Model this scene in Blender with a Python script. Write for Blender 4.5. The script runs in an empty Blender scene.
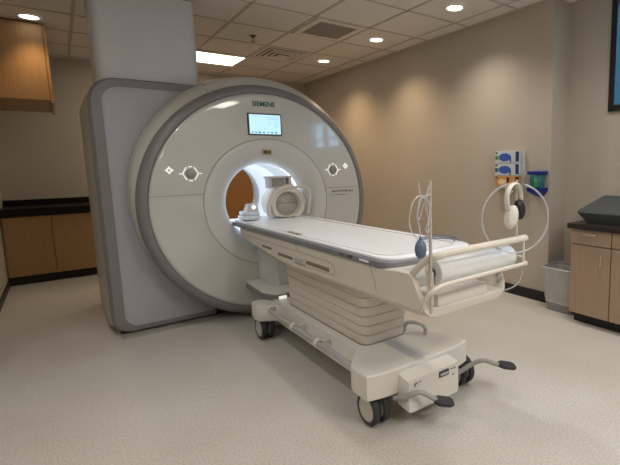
import bpy, bmesh, math, random
from mathutils import Vector, Matrix
SC = bpy.context.scene
COL = SC.collection
PI = math.pi

# ---------------------------------------------------------------- camera
F_PX, CX, CY = 435.135, 411.163, 222.8
YAW, PITCH, ROLL = 0.676174, 0.134810, -0.016421
cam = bpy.data.cameras.new('camera')
cam.sensor_width = 36.0
cam.lens = F_PX / 620 * 36
cam.shift_x = (310 - CX) / 620
cam.shift_y = (CY - 232.5) / 620
cam.clip_start = 0.05
fw = Vector((math.sin(YAW) * math.cos(PITCH), math.cos(YAW) * math.cos(PITCH), -math.sin(PITCH)))
rt = Vector((math.cos(YAW), -math.sin(YAW), 0))
up = rt.cross(fw)
rt2 = math.cos(ROLL) * rt + math.sin(ROLL) * up
up2 = -math.sin(ROLL) * rt + math.cos(ROLL) * up
camo = bpy.data.objects.new('camera', cam)
COL.objects.link(camo)
M3 = Matrix((rt2, up2, -fw)).transposed()
camo.matrix_world = Matrix.Translation((0, 0, 1.31)) @ M3.to_4x4()
SC.camera = camo

# ---------------------------------------------------------------- world, exposure
w = bpy.data.worlds.new('world')
SC.world = w
w.use_nodes = True
w.node_tree.nodes['Background'].inputs[0].default_value = (0.42, 0.70, 1.0, 1)
w.node_tree.nodes['Background'].inputs[1].default_value = 6.0
SC.view_settings.view_transform = 'Standard'
SC.view_settings.look = 'None'
SC.view_settings.gamma = 1
SC.view_settings.use_curve_mapping = False
SC.view_settings.exposure = 0.12
SPOT_W = 54.0       # each ceiling downlight
PANEL_E = 5.0       # emission of the lit ceiling panels
FILL_W = 24.0       # unseen troffers behind and beside the camera, two of them added as fill
WARM = (1.0, 0.69, 0.40)
SOFT = (1.0, 0.96, 0.92)
CEIL = 2.70


# ---------------------------------------------------------------- materials
def mat(name, col, rough=0.5, metal=0.0, spec=0.5, noise=0.0, nscale=40, bump=0.0, emit=None, estr=0, coat=0.0,
        trans=0.0, alpha=1.0, detail=6, ior=1.45):
    m = bpy.data.materials.new(name)
    m.use_nodes = True
    nt = m.node_tree
    b = nt.nodes['Principled BSDF']
    b.inputs['Base Color'].default_value = (*col, 1)
    b.inputs['Roughness'].default_value = rough
    b.inputs['Metallic'].default_value = metal
    b.inputs['Specular IOR Level'].default_value = spec
    b.inputs['Coat Weight'].default_value = coat
    b.inputs['Transmission Weight'].default_value = trans
    b.inputs['Alpha'].default_value = alpha
    b.inputs['IOR'].default_value = ior
    if emit:
        b.inputs['Emission Color'].default_value = (*emit, 1)
        b.inputs['Emission Strength'].default_value = estr
    tc = nt.nodes.new('ShaderNodeTexCoord')
    n = nt.nodes.new('ShaderNodeTexNoise')
    n.inputs['Scale'].default_value = nscale
    n.inputs['Detail'].default_value = detail
    nt.links.new(tc.outputs['Object'], n.inputs['Vector'])
    if noise:
        r = nt.nodes.new('ShaderNodeValToRGB')
        r.color_ramp.elements[0].position = 0.3
        r.color_ramp.elements[1].position = 0.7
        r.color_ramp.elements[0].color = (*[c * (1 - noise) for c in col], 1)
        r.color_ramp.elements[1].color = (*[min(1, c * (1 + noise)) for c in col], 1)
        nt.links.new(n.outputs['Fac'], r.inputs['Fac'])
        nt.links.new(r.outputs['Color'], b.inputs['Base Color'])
    if bump:
        bp = nt.nodes.new('ShaderNodeBump')
        bp.inputs['Strength'].default_value = bump
        bp.inputs['Distance'].default_value = 0.004
        nt.links.new(n.outputs['Fac'], bp.inputs['Height'])
        nt.links.new(bp.outputs['Normal'], b.inputs['Normal'])
    return m


def wood(name, c1, c2, rough=0.45, vertical=True):
    m = mat(name, c1, rough)
    nt = m.node_tree
    b = nt.nodes['Principled BSDF']
    tc = nt.nodes.new('ShaderNodeTexCoord')
    mp = nt.nodes.new('ShaderNodeMapping')
    mp.inputs['Scale'].default_value = (30, 30, 1.2) if vertical else (30, 1.2, 30)
    n = nt.nodes.new('ShaderNodeTexNoise')
    n.inputs['Scale'].default_value = 2.5
    n.inputs['Detail'].default_value = 8
    r = nt.nodes.new('ShaderNodeValToRGB')
    r.color_ramp.elements[0].position = 0.35
    r.color_ramp.elements[1].position = 0.7
    r.color_ramp.elements[0].color = (*c1, 1)
    r.color_ramp.elements[1].color = (*c2, 1)
    nt.links.new(tc.outputs['Object'], mp.inputs['Vector'])
    nt.links.new(mp.outputs['Vector'], n.inputs['Vector'])
    nt.links.new(n.outputs['Fac'], r.inputs['Fac'])
    nt.links.new(r.outputs['Color'], b.inputs['Base Color'])
    return m


def floor_mat():
    m = mat('vinyl_floor', (0.5, 0.44, 0.36), 0.42, spec=0.4)
    nt = m.node_tree
    b = nt.nodes['Principled BSDF']
    tc = nt.nodes.new('ShaderNodeTexCoord')
    n1 = nt.nodes.new('ShaderNodeTexNoise')
    n1.inputs['Scale'].default_value = 105
    n1.inputs['Detail'].default_value = 5
    n2 = nt.nodes.new('ShaderNodeTexNoise')
    n2.inputs['Scale'].default_value = 1.1
    n2.inputs['Detail'].default_value = 4
    r1 = nt.nodes.new('ShaderNodeValToRGB')
    e = r1.color_ramp.elements
    e[0].position = 0.33
    e[1].position = 0.66
    e[0].color = (0.455, 0.435, 0.40, 1)
    e[1].color = (0.63, 0.61, 0.575, 1)
    r2 = nt.nodes.new('ShaderNodeValToRGB')
    r2.color_ramp.elements[0].position = 0.35
    r2.color_ramp.elements[1].position = 0.65
    r2.color_ramp.elements[0].color = (0.90, 0.88, 0.85, 1)
    r2.color_ramp.elements[1].color = (1, 1, 1, 1)
    mx = nt.nodes.new('ShaderNodeMix')
    mx.data_type = 'RGBA'
    mx.blend_type = 'MULTIPLY'
    mx.inputs['Factor'].default_value = 1
    for n in (n1, n2):
        nt.links.new(tc.outputs['Object'], n.inputs['Vector'])
    nt.links.new(n1.outputs['Fac'], r1.inputs['Fac'])
    nt.links.new(n2.outputs['Fac'], r2.inputs['Fac'])
    nt.links.new(r1.outputs['Color'], mx.inputs['A'])
    nt.links.new(r2.outputs['Color'], mx.inputs['B'])
    nt.links.new(mx.outputs['Result'], b.inputs['Base Color'])
    return m


M = dict(
    floor=floor_mat(),
    wall=mat('wall_paint', (0.485, 0.435, 0.37), 0.85, noise=0.02, nscale=3, bump=0.04),
    tile=mat('ceiling_tile', (0.72, 0.685, 0.645), 0.9, noise=0.06, nscale=120, bump=0.25),
    tbar=mat('grid_metal', (0.52, 0.47, 0.41), 0.6),
    black=mat('black_vinyl', (0.012, 0.011, 0.011), 0.45, noise=0.1),
    counter=mat('dark_laminate', (0.009, 0.005, 0.004), 0.5, spec=0.2, noise=0.35, nscale=90),
    counter2=mat('espresso_laminate', (0.026, 0.019, 0.016), 0.4, noise=0.35, nscale=90),
    maple=wood('maple_wood', (0.37, 0.215, 0.095), (0.43, 0.26, 0.12)),
    maple_grey=wood('pale_oak_laminate', (0.33, 0.235, 0.16), (0.385, 0.28, 0.195)),
    cherry=wood('cherry_wood', (0.35, 0.155, 0.05), (0.42, 0.195, 0.065)),
    white=mat('gantry_white', (0.56, 0.56, 0.54), 0.25, coat=1.0, noise=0.01, nscale=2),
    shell=mat('gantry_shell', (0.53, 0.52, 0.49), 0.35, noise=0.01, nscale=2),
    bore=mat('bore_white', (0.60, 0.60, 0.585), 0.3, coat=.3, noise=0.01, nscale=2),
    linerwhite=mat('liner_white', (0.82, 0.84, 0.86), 0.4, noise=0.01, nscale=2),
    accent=mat('grey_accent', (0.215, 0.215, 0.225), 0.42, metal=0.1, noise=0.02, nscale=5),
    lilac=mat('lilac_panel', (0.40, 0.395, 0.45), 0.4, noise=0.02, nscale=5),
    column=mat('column_paint', (0.60, 0.62, 0.63), 0.42, noise=0.02, nscale=3),
    seam=mat('seam_dark', (0.27, 0.25, 0.23), 0.8, noise=0.05),
    cream=mat('table_cream', (0.67, 0.625, 0.555), 0.38, noise=0.015, nscale=6),
    cream2=mat('table_offwhite', (0.70, 0.68, 0.635), 0.35, noise=0.015, nscale=6),
    top=mat('tabletop_white', (0.88, 0.90, 0.94), 0.35, noise=0.015, nscale=12),
    rail=mat('rail_bluegrey', (0.19, 0.205, 0.23), 0.4, metal=0.0, noise=0.03),
    steel=mat('brushed_steel', (0.62, 0.62, 0.63), 0.25, metal=0.5, noise=0.05),
    tube=mat('clear_tubing', (0.66, 0.68, 0.72), 0.2, trans=0.3, alpha=.6, noise=0.02),
    rubber=mat('dark_rubber', (0.03, 0.033, 0.036), 0.55, noise=0.1),
    slate=mat('slate_plastic', (0.06, 0.07, 0.076), 0.5, noise=0.1),
    recess=mat('recess_brown', (0.20, 0.165, 0.13), 0.7, noise=0.05),
    armgrey=mat('arm_grey', (0.33, 0.32, 0.30), 0.4, noise=0.03),
    hub=mat('hub_grey', (0.52, 0.50, 0.46), 0.4, noise=0.03),
    screen=mat('lit_screen', (0.05, 0.1, 0.12), 0.2, emit=(0.55, 0.86, 1.0), estr=0.95, noise=0.02),
    screen_ink=mat('screen_ink', (0.03, 0.05, 0.08), 0.3, emit=(0.10, 0.28, 0.42), estr=0.6, noise=0.02),
    screen_grey=mat('screen_grey', (0.05, 0.1, 0.12), 0.3, emit=(0.42, 0.68, 0.80), estr=0.85, noise=0.02),
    teal=mat('teal_lettering', (0.0, 0.12, 0.12), 0.4, noise=0.02),
    darkink=mat('grey_lettering', (0.13, 0.12, 0.11), 0.5, noise=0.02),
    glowdot=mat('pad_light', (0.8, 0.8, 0.78), 0.3, emit=(1.0, 0.97, 0.90), estr=0.6, noise=0.02),
    floorstrip=mat('floor_strip', (0.36, 0.335, 0.30), 0.35, noise=0.06, nscale=90),
    knob=mat('knob_grey', (0.30, 0.30, 0.30), 0.3, metal=0.3, noise=0.03),
    yellow=mat('warning_yellow', (0.36, 0.22, 0.01), 0.5, noise=0.05),
    lamp=mat('lamp_emitter', (1, 1, 1), 0.5, emit=(1.0, 0.92, 0.80), estr=6.0, noise=0.01),
    panel=mat('panel_emitter', (1, 1, 1), 0.5, emit=(1.0, 0.90, 0.70), estr=PANEL_E, noise=0.01),
    borelight=mat('bore_glow', (1, 1, 1), 0.5, emit=(0.76, 0.89, 1.0), estr=4.0, noise=0.01),
    linerglow=mat('liner_glow', (.5, .5, .5), 0.5, emit=(0.72, 0.86, 1.0), estr=.62, noise=0.01),
    led=mat('led_light', (1, 1, 1), 0.5, emit=(0.9, 0.95, 1.0), estr=6, noise=0.01),
    trim=mat('lamp_trim', (0.75, 0.73, 0.68), 0.4, noise=0.02),
    vent=mat('vent_grey', (0.42, 0.39, 0.35), 0.6, noise=0.05),
    ventdark=mat('vent_slot', (0.05, 0.042, 0.035), 0.8, noise=0.05),
    bulb=mat('squeeze_blue', (0.10, 0.15, 0.22), 0.4, noise=0.05),
    paper=mat('roll_paper', (0.74, 0.75, 0.76), 0.22, coat=0.3, noise=0.01),
    bin=mat('bin_grey', (0.27, 0.27, 0.27), 0.5, noise=0.04),
    liner=mat('bin_liner', (0.45, 0.445, 0.44), 0.3, noise=0.08, nscale=12, bump=0.6),
    carton=mat('glove_box_card', (0.55, 0.62, 0.66), 0.5, noise=0.05),
    cartonorange=mat('orange_card', (0.55, 0.30, 0.10), 0.5, noise=0.05),
    cblue=mat('print_blue', (0.035, 0.10, 0.42), 0.5, noise=0.08),
    cnavy=mat('print_navy', (0.02, 0.05, 0.16), 0.5, noise=0.08),
    cgreen=mat('print_green', (0.05, 0.30, 0.10), 0.5, noise=0.08),
    cpeach=mat('print_peach', (0.85, 0.62, 0.38), 0.5, noise=0.05),
    lidblue=mat('lid_blue', (0.012, 0.02, 0.25), 0.35, noise=0.05),
    tubteal=mat('tub_teal', (0.02, 0.13, 0.17), 0.4, noise=0.05),
    acryl=mat('holder_clear', (0.6, 0.62, 0.62), 0.2, noise=0.02),
    glass=mat('window_glass', (0.85, 0.95, 1.0), 0.02, trans=1.0, ior=1.02, noise=0.0),
    tintglass=mat('tinted_glass', (0.20, 0.36, 0.42), 0.02, trans=1.0, ior=1.02, noise=0.0),
    mirror=mat('mirror_glass', (0.36, 0.37, 0.33), 0.2, metal=0.4, noise=0.01),
    pole=mat('pole_beige', (0.50, 0.45, 0.40), 0.35, noise=0.02),
    coilgrey=mat('coil_beige_grey', (0.43, 0.40, 0.34), 0.4, noise=0.02),
    coil=mat('coil_cream', (0.68, 0.64, 0.57), 0.35, noise=0.015, nscale=8),
    pinkgrey=mat('coil_greypink', (0.50, 0.47, 0.49), 0.4, noise=0.02),
    pale=mat('pale_foam', (0.66, 0.72, 0.78), 0.6, noise=0.03),
    darkred=mat('dark_red', (0.10, 0.012, 0.008), 0.5, noise=0.05),
    headset=mat('headset_white', (0.72, 0.70, 0.65), 0.3, noise=0.02),
    tan=mat('tan_print', (0.36, 0.25, 0.17), 0.6, noise=0.05),
    line=mat('faint_line', (0.62, 0.58, 0.54), 0.5, noise=0.02),
    chrome=mat('handle_chrome', (0.62, 0.60, 0.56), 0.25, metal=0.8, noise=0.02),
)


# ---------------------------------------------------------------- mesh helpers
def box(bm, x0, x1, y0, y1, z0, z1, bev=0.0, seg=2, mtx=None):
    r = bmesh.ops.create_cube(bm, size=1.0)
    vs = r['verts']
    for v in vs:
        v.co = Vector(((x0 + x1) / 2 + v.co.x * (x1 - x0), (y0 + y1) / 2 + v.co.y * (y1 - y0),
                       (z0 + z1) / 2 + v.co.z * (z1 - z0)))
    if bev:
        es = list({e for v in vs for e in v.link_edges})
        rb = bmesh.ops.bevel(bm, geom=es, offset=bev, segments=seg, profile=0.5, affect='EDGES')
        vs = list({v for f in rb['faces'] for v in f.verts} | {v for v in vs if v.is_valid})
    if mtx is not None:
        for v in vs:
            v.co = mtx @ v.co
    return vs


def ngon_ring(bm, ring):
    return [bm.verts.new(p) for p in ring]


def bridge(bm, a, b):
    n = len(a)
    for i in range(n):
        j = (i + 1) % n
        try:
            bm.faces.new((a[i], a[j], b[j], b[i]))
        except ValueError:
            pass


def loft(bm, rings, cap0=True, cap1=True):
    vr = [ngon_ring(bm, r) for r in rings]
    for a, b in zip(vr, vr[1:]):
        bridge(bm, a, b)
    if cap0:
        bm.faces.new(list(reversed(vr[0])))
    if cap1:
        bm.faces.new(vr[-1])
    return vr


def lathe(bm, prof, axis='y', c=(0, 0), n=96, closed=False):
    """prof = [(radius, t)] about the axis through c."""
    rings = []
    for r, t in prof:
        ring = []
        for i in range(n):
            a = 2 * PI * i / n
            p, q = c[0] + r * math.cos(a), c[1] + r * math.sin(a)
            ring.append({'y': (p, t, q), 'z': (p, q, t), 'x': (t, p, q)}[axis])
        rings.append([bm.verts.new(p) for p in ring])
    for a, b in zip(rings, rings[1:]):
        bridge(bm, a, b)
    if closed:
        bridge(bm, rings[-1], rings[0])
    return rings


def disc(bm, c, r, axis='y', t=0.0, n=48, depth=0.004):
    rs = lathe(bm, [(r, t), (r, t + depth)], axis, c, n)
    bm.faces.new(rs[0])
    bm.faces.new(rs[1])


def smooth_path(pts, sub=6):
    P = [Vector(p) for p in pts]
    if len(P) < 3:
        return P
    out = []
    Q = [P[0] * 2 - P[1]] + P + [P[-1] * 2 - P[-2]]
    for i in range(1, len(Q) - 2):
        p0, p1, p2, p3 = Q[i - 1:i + 3]
        for k in range(sub):
            t = k / sub
            out.append(0.5 * ((2 * p1) + (-p0 + p2) * t + (2 * p0 - 5 * p1 + 4 * p2 - p3) * t * t +
                              (-p0 + 3 * p1 - 3 * p2 + p3) * t ** 3))
    out.append(P[-1])
    return out


def tube(bm, pts, r, n=12, smooth=True, sub=6, rz=None, closed=False):
    P = smooth_path(pts, sub) if smooth else [Vector(p) for p in pts]
    rings = []
    ref = None
    for i, p in enumerate(P):
        d = (P[min(i + 1, len(P) - 1)] - P[max(i - 1, 0)])
        if d.length < 1e-9:
            d = Vector((0, 0, 1))
        d.normalize()
        if ref is None:
            ref = Vector((0, 0, 1)) if abs(d.z) < 0.9 else Vector((1, 0, 0))
        s = d.cross(ref)
        if s.length < 1e-4:
            s = d.cross(Vector((0, 1, 0)))
        s.normalize()
        u = s.cross(d).normalized()
        ref = u
        rr = r if not callable(r) else r(i / (len(P) - 1))
        ru = rr if rz is None else rz
        rings.append([p + s * (rr * math.cos(2 * PI * k / n)) + u * (ru * math.sin(2 * PI * k / n)) for k in range(n)])
    loft(bm, rings)


def rrect(x0, x1, z0, z1, r, seg=8):
    """rounded rectangle outline, r = radius or (bl, br, tr, tl)"""
    if not isinstance(r, (tuple, list)):
        r = (r,) * 4
    out = []
    for (cx, cz, a0, rr) in ((x0 + r[0], z0 + r[0], PI, r[0]), (x1 - r[1], z0 + r[1], 1.5 * PI, r[1]),
                             (x1 - r[2], z1 - r[2], 0, r[2]), (x0 + r[3], z1 - r[3], 0.5 * PI, r[3])):
        for k in range(seg + 1):
            a = a0 + 0.5 * PI * k / seg
            out.append((cx + rr * math.cos(a), cz + rr * math.sin(a)))
    return out


def prism_y(bm, outline, y0, y1):
    loft(bm, [[(x, y0, z) for x, z in outline], [(x, y1, z) for x, z in outline]])


def prism_z(bm, outline, z0, z1, bev=0.0):
    rings = []
    if bev:
        c = Vector((sum(p[0] for p in outline) / len(outline), sum(p[1] for p in outline) / len(outline)))

        def ins(o, d):
            res = []
            for p in o:
                v = Vector(p) - c
                res.append(tuple(c + v * (1 - d / max(v.length, 1e-6))))
            return res
        i1 = ins(outline, bev)
        rings = [[(x, y, z0) for x, y in i1], [(x, y, z0 + bev) for x, y in outline],
                 [(x, y, z1 - bev) for x, y in outline], [(x, y, z1) for x, y in i1]]
    else:
        rings = [[(x, y, z0) for x, y in outline], [(x, y, z1) for x, y in outline]]
    loft(bm, rings)


def wpos(o):
    p = Vector((0, 0, 0))
    while o is not None:
        p += o.location
        o = o.parent
    return p


def make(name, fn, m, parent=None, smooth=True, origin=None, label=None):
    bm = bmesh.new()
    fn(bm)
    bmesh.ops.remove_doubles(bm, verts=bm.verts, dist=1e-6)
    bmesh.ops.recalc_face_normals(bm, faces=bm.faces)
    off = wpos(parent) if parent else Vector(origin or (0, 0, 0))
    for v in bm.verts:
        v.co -= off
    me = bpy.data.meshes.new(name)
    bm.to_mesh(me)
    bm.free()
    me.materials.append(M[m])
    if smooth:
        me.polygons.foreach_set('use_smooth', [True] * len(me.polygons))
        try:
            me.set_sharp_from_angle(angle=math.radians(38))
        except Exception:
            pass
    o = bpy.data.objects.new(name, me)
    COL.objects.link(o)
    if parent:
        o.parent = parent
    elif origin:
        o.location = origin
    if label:
        o['label'] = label
    return o


def thing(name, label, cat, loc, group=None):
    o = bpy.data.objects.new(name, None)
    o.empty_display_size = 0.1
    COL.objects.link(o)
    o.location = loc
    o['label'] = label
    o['category'] = cat
    if group:
        o['group'] = group
    return o


def tag(o, label, cat, group=None):
    o['label'] = label
    o['category'] = cat
    if group:
        o['group'] = group
    return o


def struct(name, fn, m, smooth=False, parent=None):
    o = make(name, fn, m, parent, smooth)
    if parent is None:
        o['kind'] = 'structure'
    return o


def dup(root, loc, label=None):
    r = root.copy()
    COL.objects.link(r)
    r.location = loc
    if label:
        r['label'] = label
    for ch in list(root.children):
        c = ch.copy()
        COL.objects.link(c)
        c.parent = r
        for g in ch.children:
            d = g.copy()
            COL.objects.link(d)
            d.parent = c
    return r


def text(name, s, size, loc, rot, m, parent, depth=0.001, bold=0.0, sx=1.0):
    cu = bpy.data.curves.new(name, 'FONT')
    cu.body = s
    cu.size = size
    cu.extrude = depth
    cu.offset = bold
    cu.align_x = 'CENTER'
    cu.align_y = 'CENTER'
    t = bpy.data.objects.new(name + '_src', cu)
    COL.objects.link(t)
    dg = bpy.context.evaluated_depsgraph_get()
    me = bpy.data.meshes.new_from_object(t.evaluated_get(dg))
    bpy.data.objects.remove(t)
    T = Matrix.Translation(Vector(loc) - wpos(parent)) @ Matrix.Rotation(rot[2], 4, 'Z') @ Matrix.Rotation(rot[0], 4, 'X')
    me.transform(T @ Matrix.Diagonal((sx, 1, 1, 1)))
    me.materials.clear()
    me.materials.append(M[m])
    o = bpy.data.objects.new(name, me)
    COL.objects.link(o)
    o.parent = parent
    return o


# ================================================================ ROOM
XL, XR, XR2, YB, YF = -0.56, 3.44, 3.70, 7.16, -4.2
YC = 2.28          # where the right wall steps outwards
struct('floor', lambda b: box(b, XL - 1.9, XR2 + .1, YF - .1, YB + .1, -0.06, 0), 'floor')
struct('ceiling', lambda b: box(b, XL - 1.9, XR2 + .1, YF - .1, YB + .1, CEIL, CEIL + .06), 'tile')
struct('wall_back', lambda b: box(b, XL - .1, XR + .1, YB, YB + .1, 0, CEIL), 'wall')
struct('wall_left', lambda b: box(b, XL - .1, XL, 3.4, YB, 0, CEIL), 'wall')
struct('wall_left_return', lambda b: box(b, XL - 1.8, XL - .1, 3.4, 3.5, 0, CEIL), 'wall')
struct('wall_left_near', lambda b: box(b, XL - 1.9, XL - 1.8, YF, 3.5, 0, CEIL), 'wall')
struct('wall_front', lambda b: box(b, XL - 1.9, XR2 + .1, YF - .1, YF, 0, CEIL), 'wall')
struct('wall_right', lambda b: box(b, XR, XR + .40, YC, YB, 0, CEIL), 'wall')
WINS = ((1.15, 1.895, 1.72, 2.66), (-.20, .95, 1.60, 2.08))


def wr(b):
    (a0, a1, c0, c1), (b0, b1, d0, d1) = WINS
    x0, x1 = XR2, XR2 + .14
    box(b, x0, x1, YF, b0, 0, CEIL)
    box(b, x0, x1, b1, a0, 0, CEIL)
    box(b, x0, x1, a1, YC, 0, CEIL)
    box(b, x0, x1, a0, a1, 0, c0)
    box(b, x0, x1, a0, a1, c1, CEIL)
    box(b, x0, x1, b0, b1, 0, d0)
    box(b, x0, x1, b0, b1, d1, CEIL)


struct('wall_right_near', wr, 'wall')
for k, (y0, y1, z0, z1) in enumerate(WINS):
    def wframe(b):
        t = .05 if k == 0 else .03
        xa, xb = XR2 - .025, XR2 + .10
        box(b, xa, xb, y0, y0 + t, z0, z1)
        box(b, xa, xb, y1 - t, y1, z0, z1)
        box(b, xa, xb, y0 + t, y1 - t, z0, z0 + t)
        box(b, xa, xb, y0 + t, y1 - t, z1 - t, z1)
        if k == 1:
            ym = (y0 + y1) / 2 + .02
            zm = 1.77
            box(b, xa + .02, xb - .02, ym - .03, ym + .03, z0 + t, z1 - t)
            box(b, xa + .03, xb - .03, y0 + t, ym - .03, zm - .015, zm + .015)
            box(b, xa + .03, xb - .03, ym + .03, y1 - t, zm - .015, zm + .015)
    win = struct('window_%d' % (k + 1), wframe, 'black' if k == 0 else 'trim')
    struct('window_pane', lambda b: box(b, XR2 + .03, XR2 + .036, y0 + .03, y1 - .03, z0 + .03, z1 - .03),
           'glass' if k else 'tintglass', parent=win)

# ceiling grid bars
GX = [2.031 + (.603 if k > 0 else .597) * k for k in range(-7, 3)]
GY = [4.53 + .625 * k for k in range(-13, 5)]


def grid(b):
    for x in GX:
        box(b, x - .012, x + .012, YF, YB, CEIL - .006, CEIL + .001)
    for y in GY:
        box(b, XL - 1.8, XR2, y - .012, y + .012, CEIL - .006, CEIL + .001)
    t = .02
    box(b, XR - t, XR, YC, YB, CEIL - .008, CEIL)
    box(b, XR2 - t, XR2, YF, YC, CEIL - .008, CEIL)
    box(b, XL, XR, YB - t, YB, CEIL - .008, CEIL)
    box(b, XL, XL + t, 3.5, YB, CEIL - .008, CEIL)


struct('trim_1', grid, 'tbar')
H = .10
struct('baseboard_right', lambda b: box(b, XR - .014, XR, YC - .014, YB, 0, H, .004), 'black')
struct('baseboard_right_step', lambda b: box(b, XR, XR2, YC - .014, YC, 0, H, .004), 'black')
struct('baseboard_right_near', lambda b: box(b, XR2 - .014, XR2, YF, YC - .014, 0, H, .004), 'black')
struct('baseboard_left', lambda b: box(b, XL, XL + .014, 3.4, 6.6, 0, H * .75, .004), 'black')
struct('baseboard_back', lambda b: box(b, .95, 1.9, YB - .014, YB, 0, H, .004), 'black')


# wooden double door on the back wall
def door_fn(b):
    box(b, 1.98, 2.66, YB - .03, YB, .01, 2.44, .004)
    box(b, 2.67, 3.35, YB - .03, YB, .01, 2.44, .004)


dr = struct('door_1', door_fn, 'cherry')


def dframe(b):
    box(b, 1.90, 1.975, YB - .045, YB - .001, 0, 2.52, .004)
    box(b, 3.355, 3.43, YB - .045, YB - .001, 0, 2.52, .004)
    box(b, 1.975, 3.355, YB - .045, YB - .001, 2.445, 2.52, .004)


struct('door_frame', dframe, 'cherry', parent=dr)
make('door_handle', lambda b: tube(b, [(2.60, YB - .03, 1.0), (2.60, YB - .08, 1.0), (2.50, YB - .08, 1.0)], .01),
     'steel', dr)


# ---------------------------------------------------------------- ceiling fittings
def spot(x, y, energy, parent=None, col=WARM, ang=124, blend=1.0):
    l = bpy.data.lights.new('downlight_lamp', 'SPOT')
    l.energy = energy
    l.color = col
    l.spot_size = math.radians(ang)
    l.spot_blend = blend
    l.shadow_soft_size = .06
    o = bpy.data.objects.new('downlight_lamp', l)
    COL.objects.link(o)
    if parent:
        o.parent = parent
        o.location = (0, 0, -.025)
    else:
        o.location = (x, y, CEIL - .025)
    return o


def downlight(x, y, label, e=1.0, col=WARM, ang=126):
    t = thing('downlight', label, 'ceiling light', (x, y, CEIL), 'round recessed ceiling downlights')

    def trim(b):
        lathe(b, [(.094, CEIL - .001), (.094, CEIL - .007), (.086, CEIL - .011), (.070, CEIL - .006), (.070, CEIL - .001)],
              'z', (x, y), 40)
    make('trim_ring', trim, 'trim', t)
    make('lens', lambda b: disc(b, (x, y), .071, 'z', CEIL - .006, 40, .005), 'lamp', t)
    spot(x, y, SPOT_W * e, t, col, ang)


DX = 2.927
downlight(DX, 5.47, 'downlight nearest the back wall, farthest of the three along the right wall', 1.0)
downlight(DX, 4.22, 'downlight in the middle of the three along the right wall', 1.0, (1, .75, .50))
downlight(DX, 2.97, 'round downlight nearest the top edge, front one of three along right wall', .95, (1, .88, .74))
downlight(-.07, 5.44, 'round downlight beside the hanging wooden cabinet at far left', .36, WARM, 92)
for x, y, lab in ((DX, 1.72, 'downlight over the foot end of the table, outside the frame'),
                  (DX, .47, 'downlight in front of the window, outside the frame'),
                  (-.07, 1.72, 'downlight left of the camera, outside the frame'),
                  (-.07, 3.0, 'downlight in the left row before the scanner, outside the frame'),
                  (1.42, .47, 'added fill downlight in the middle row nearest the camera, outside the frame'),
                  (1.42, 1.72, 'added fill downlight straight above the patient table, outside the frame'),
                  (DX, -.78, 'downlight nearest the front wall, outside the frame')):
    downlight(x, y, lab, .55, SOFT)  # all unseen: side rows continued, middle row added for extra light


def troffer(x0, x1, y0, y1, label, e=None, col=SOFT):
    t = thing('ceiling_light_panel', label, 'ceiling light', ((x0 + x1) / 2, (y0 + y1) / 2, CEIL),
              'rectangular ceiling light panels')

    def fr(b):
        d = .02
        z0, z1 = CEIL - .012, CEIL - .001
        box(b, x0, x1, y0, y0 + d, z0, z1)
        box(b, x0, x1, y1 - d, y1, z0, z1)
        box(b, x0, x0 + d, y0 + d, y1 - d, z0, z1)
        box(b, x1 - d, x1, y0 + d, y1 - d, z0, z1)
    make('panel_frame', fr, 'trim', t, False)
    make('diffuser', lambda b: box(b, x0 + .02, x1 - .02, y0 + .02, y1 - .02, CEIL - .008, CEIL - .001), 'panel', t, False)
    if e:
        l = bpy.data.lights.new('panel_lamp', 'AREA')
        l.shape = 'RECTANGLE'
        l.size, l.size_y = x1 - x0 - .06, y1 - y0 - .06
        l.energy = e
        l.color = col
        o = bpy.data.objects.new('panel_lamp', l)
        COL.objects.link(o)
        o.parent = t
        o.location = (0, 0, -.02)


troffer(.85, 2.03, 5.83, 6.43, 'bright rectangular ceiling light panel right of the white column', 4, (1, .80, .55))
troffer(2.66, 3.22, -3.6, -2.35, 'rectangular light panel near the front wall, outside the frame', FILL_W)
troffer(.84, 2.02, -1.06, -.49, 'added fill light panel above the operator side, outside the frame', FILL_W * 1.5)  # unseen panel added as soft front fill
troffer(-1.5, -.9, .2, 1.4, 'added fill light panel at the left alcove, outside the frame', FILL_W * .4)  # unseen panel added as fill from the left

# return grille
rg = thing('return_air_grille', 'square grey return air grille in ceiling between downlights and sprinkler', 'air vent',
           (2.33, 4.21, CEIL))


def rgf(b):
    x0, x1, y0, y1 = 2.06, 2.60, 3.93, 4.50
    d = .06
    box(b, x0, x1, y0, y0 + d, CEIL - .012, CEIL - .001)
    box(b, x0, x1, y1 - d, y1, CEIL - .012, CEIL - .001)
    box(b, x0, x0 + d, y0 + d, y1 - d, CEIL - .012, CEIL - .001)
    box(b, x1 - d, x1, y0 + d, y1 - d, CEIL - .012, CEIL - .001)


make('grille_frame', rgf, 'tile', rg, False)


def rgc(b):
    for i in range(22):
        x = 2.13 + .42 * i / 22
        box(b, x, x + .008, 3.99, 4.44, CEIL - .009, CEIL - .003)
    for i in range(22):
        y = 3.995 + .445 * i / 22
        box(b, 2.12, 2.54, y, y + .008, CEIL - .009, CEIL - .003)


make('grille_core', rgc, 'vent', rg, False)
make('grille_backing', lambda b: box(b, 2.12, 2.54, 3.99, 4.44, CEIL - .003, CEIL - .001), 'vent', rg, False)
# supply diffuser
sd = thing('supply_air_diffuser', 'square four way air diffuser with dark slots above the scanner', 'air vent',
           (2.33, 5.47, CEIL))


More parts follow.
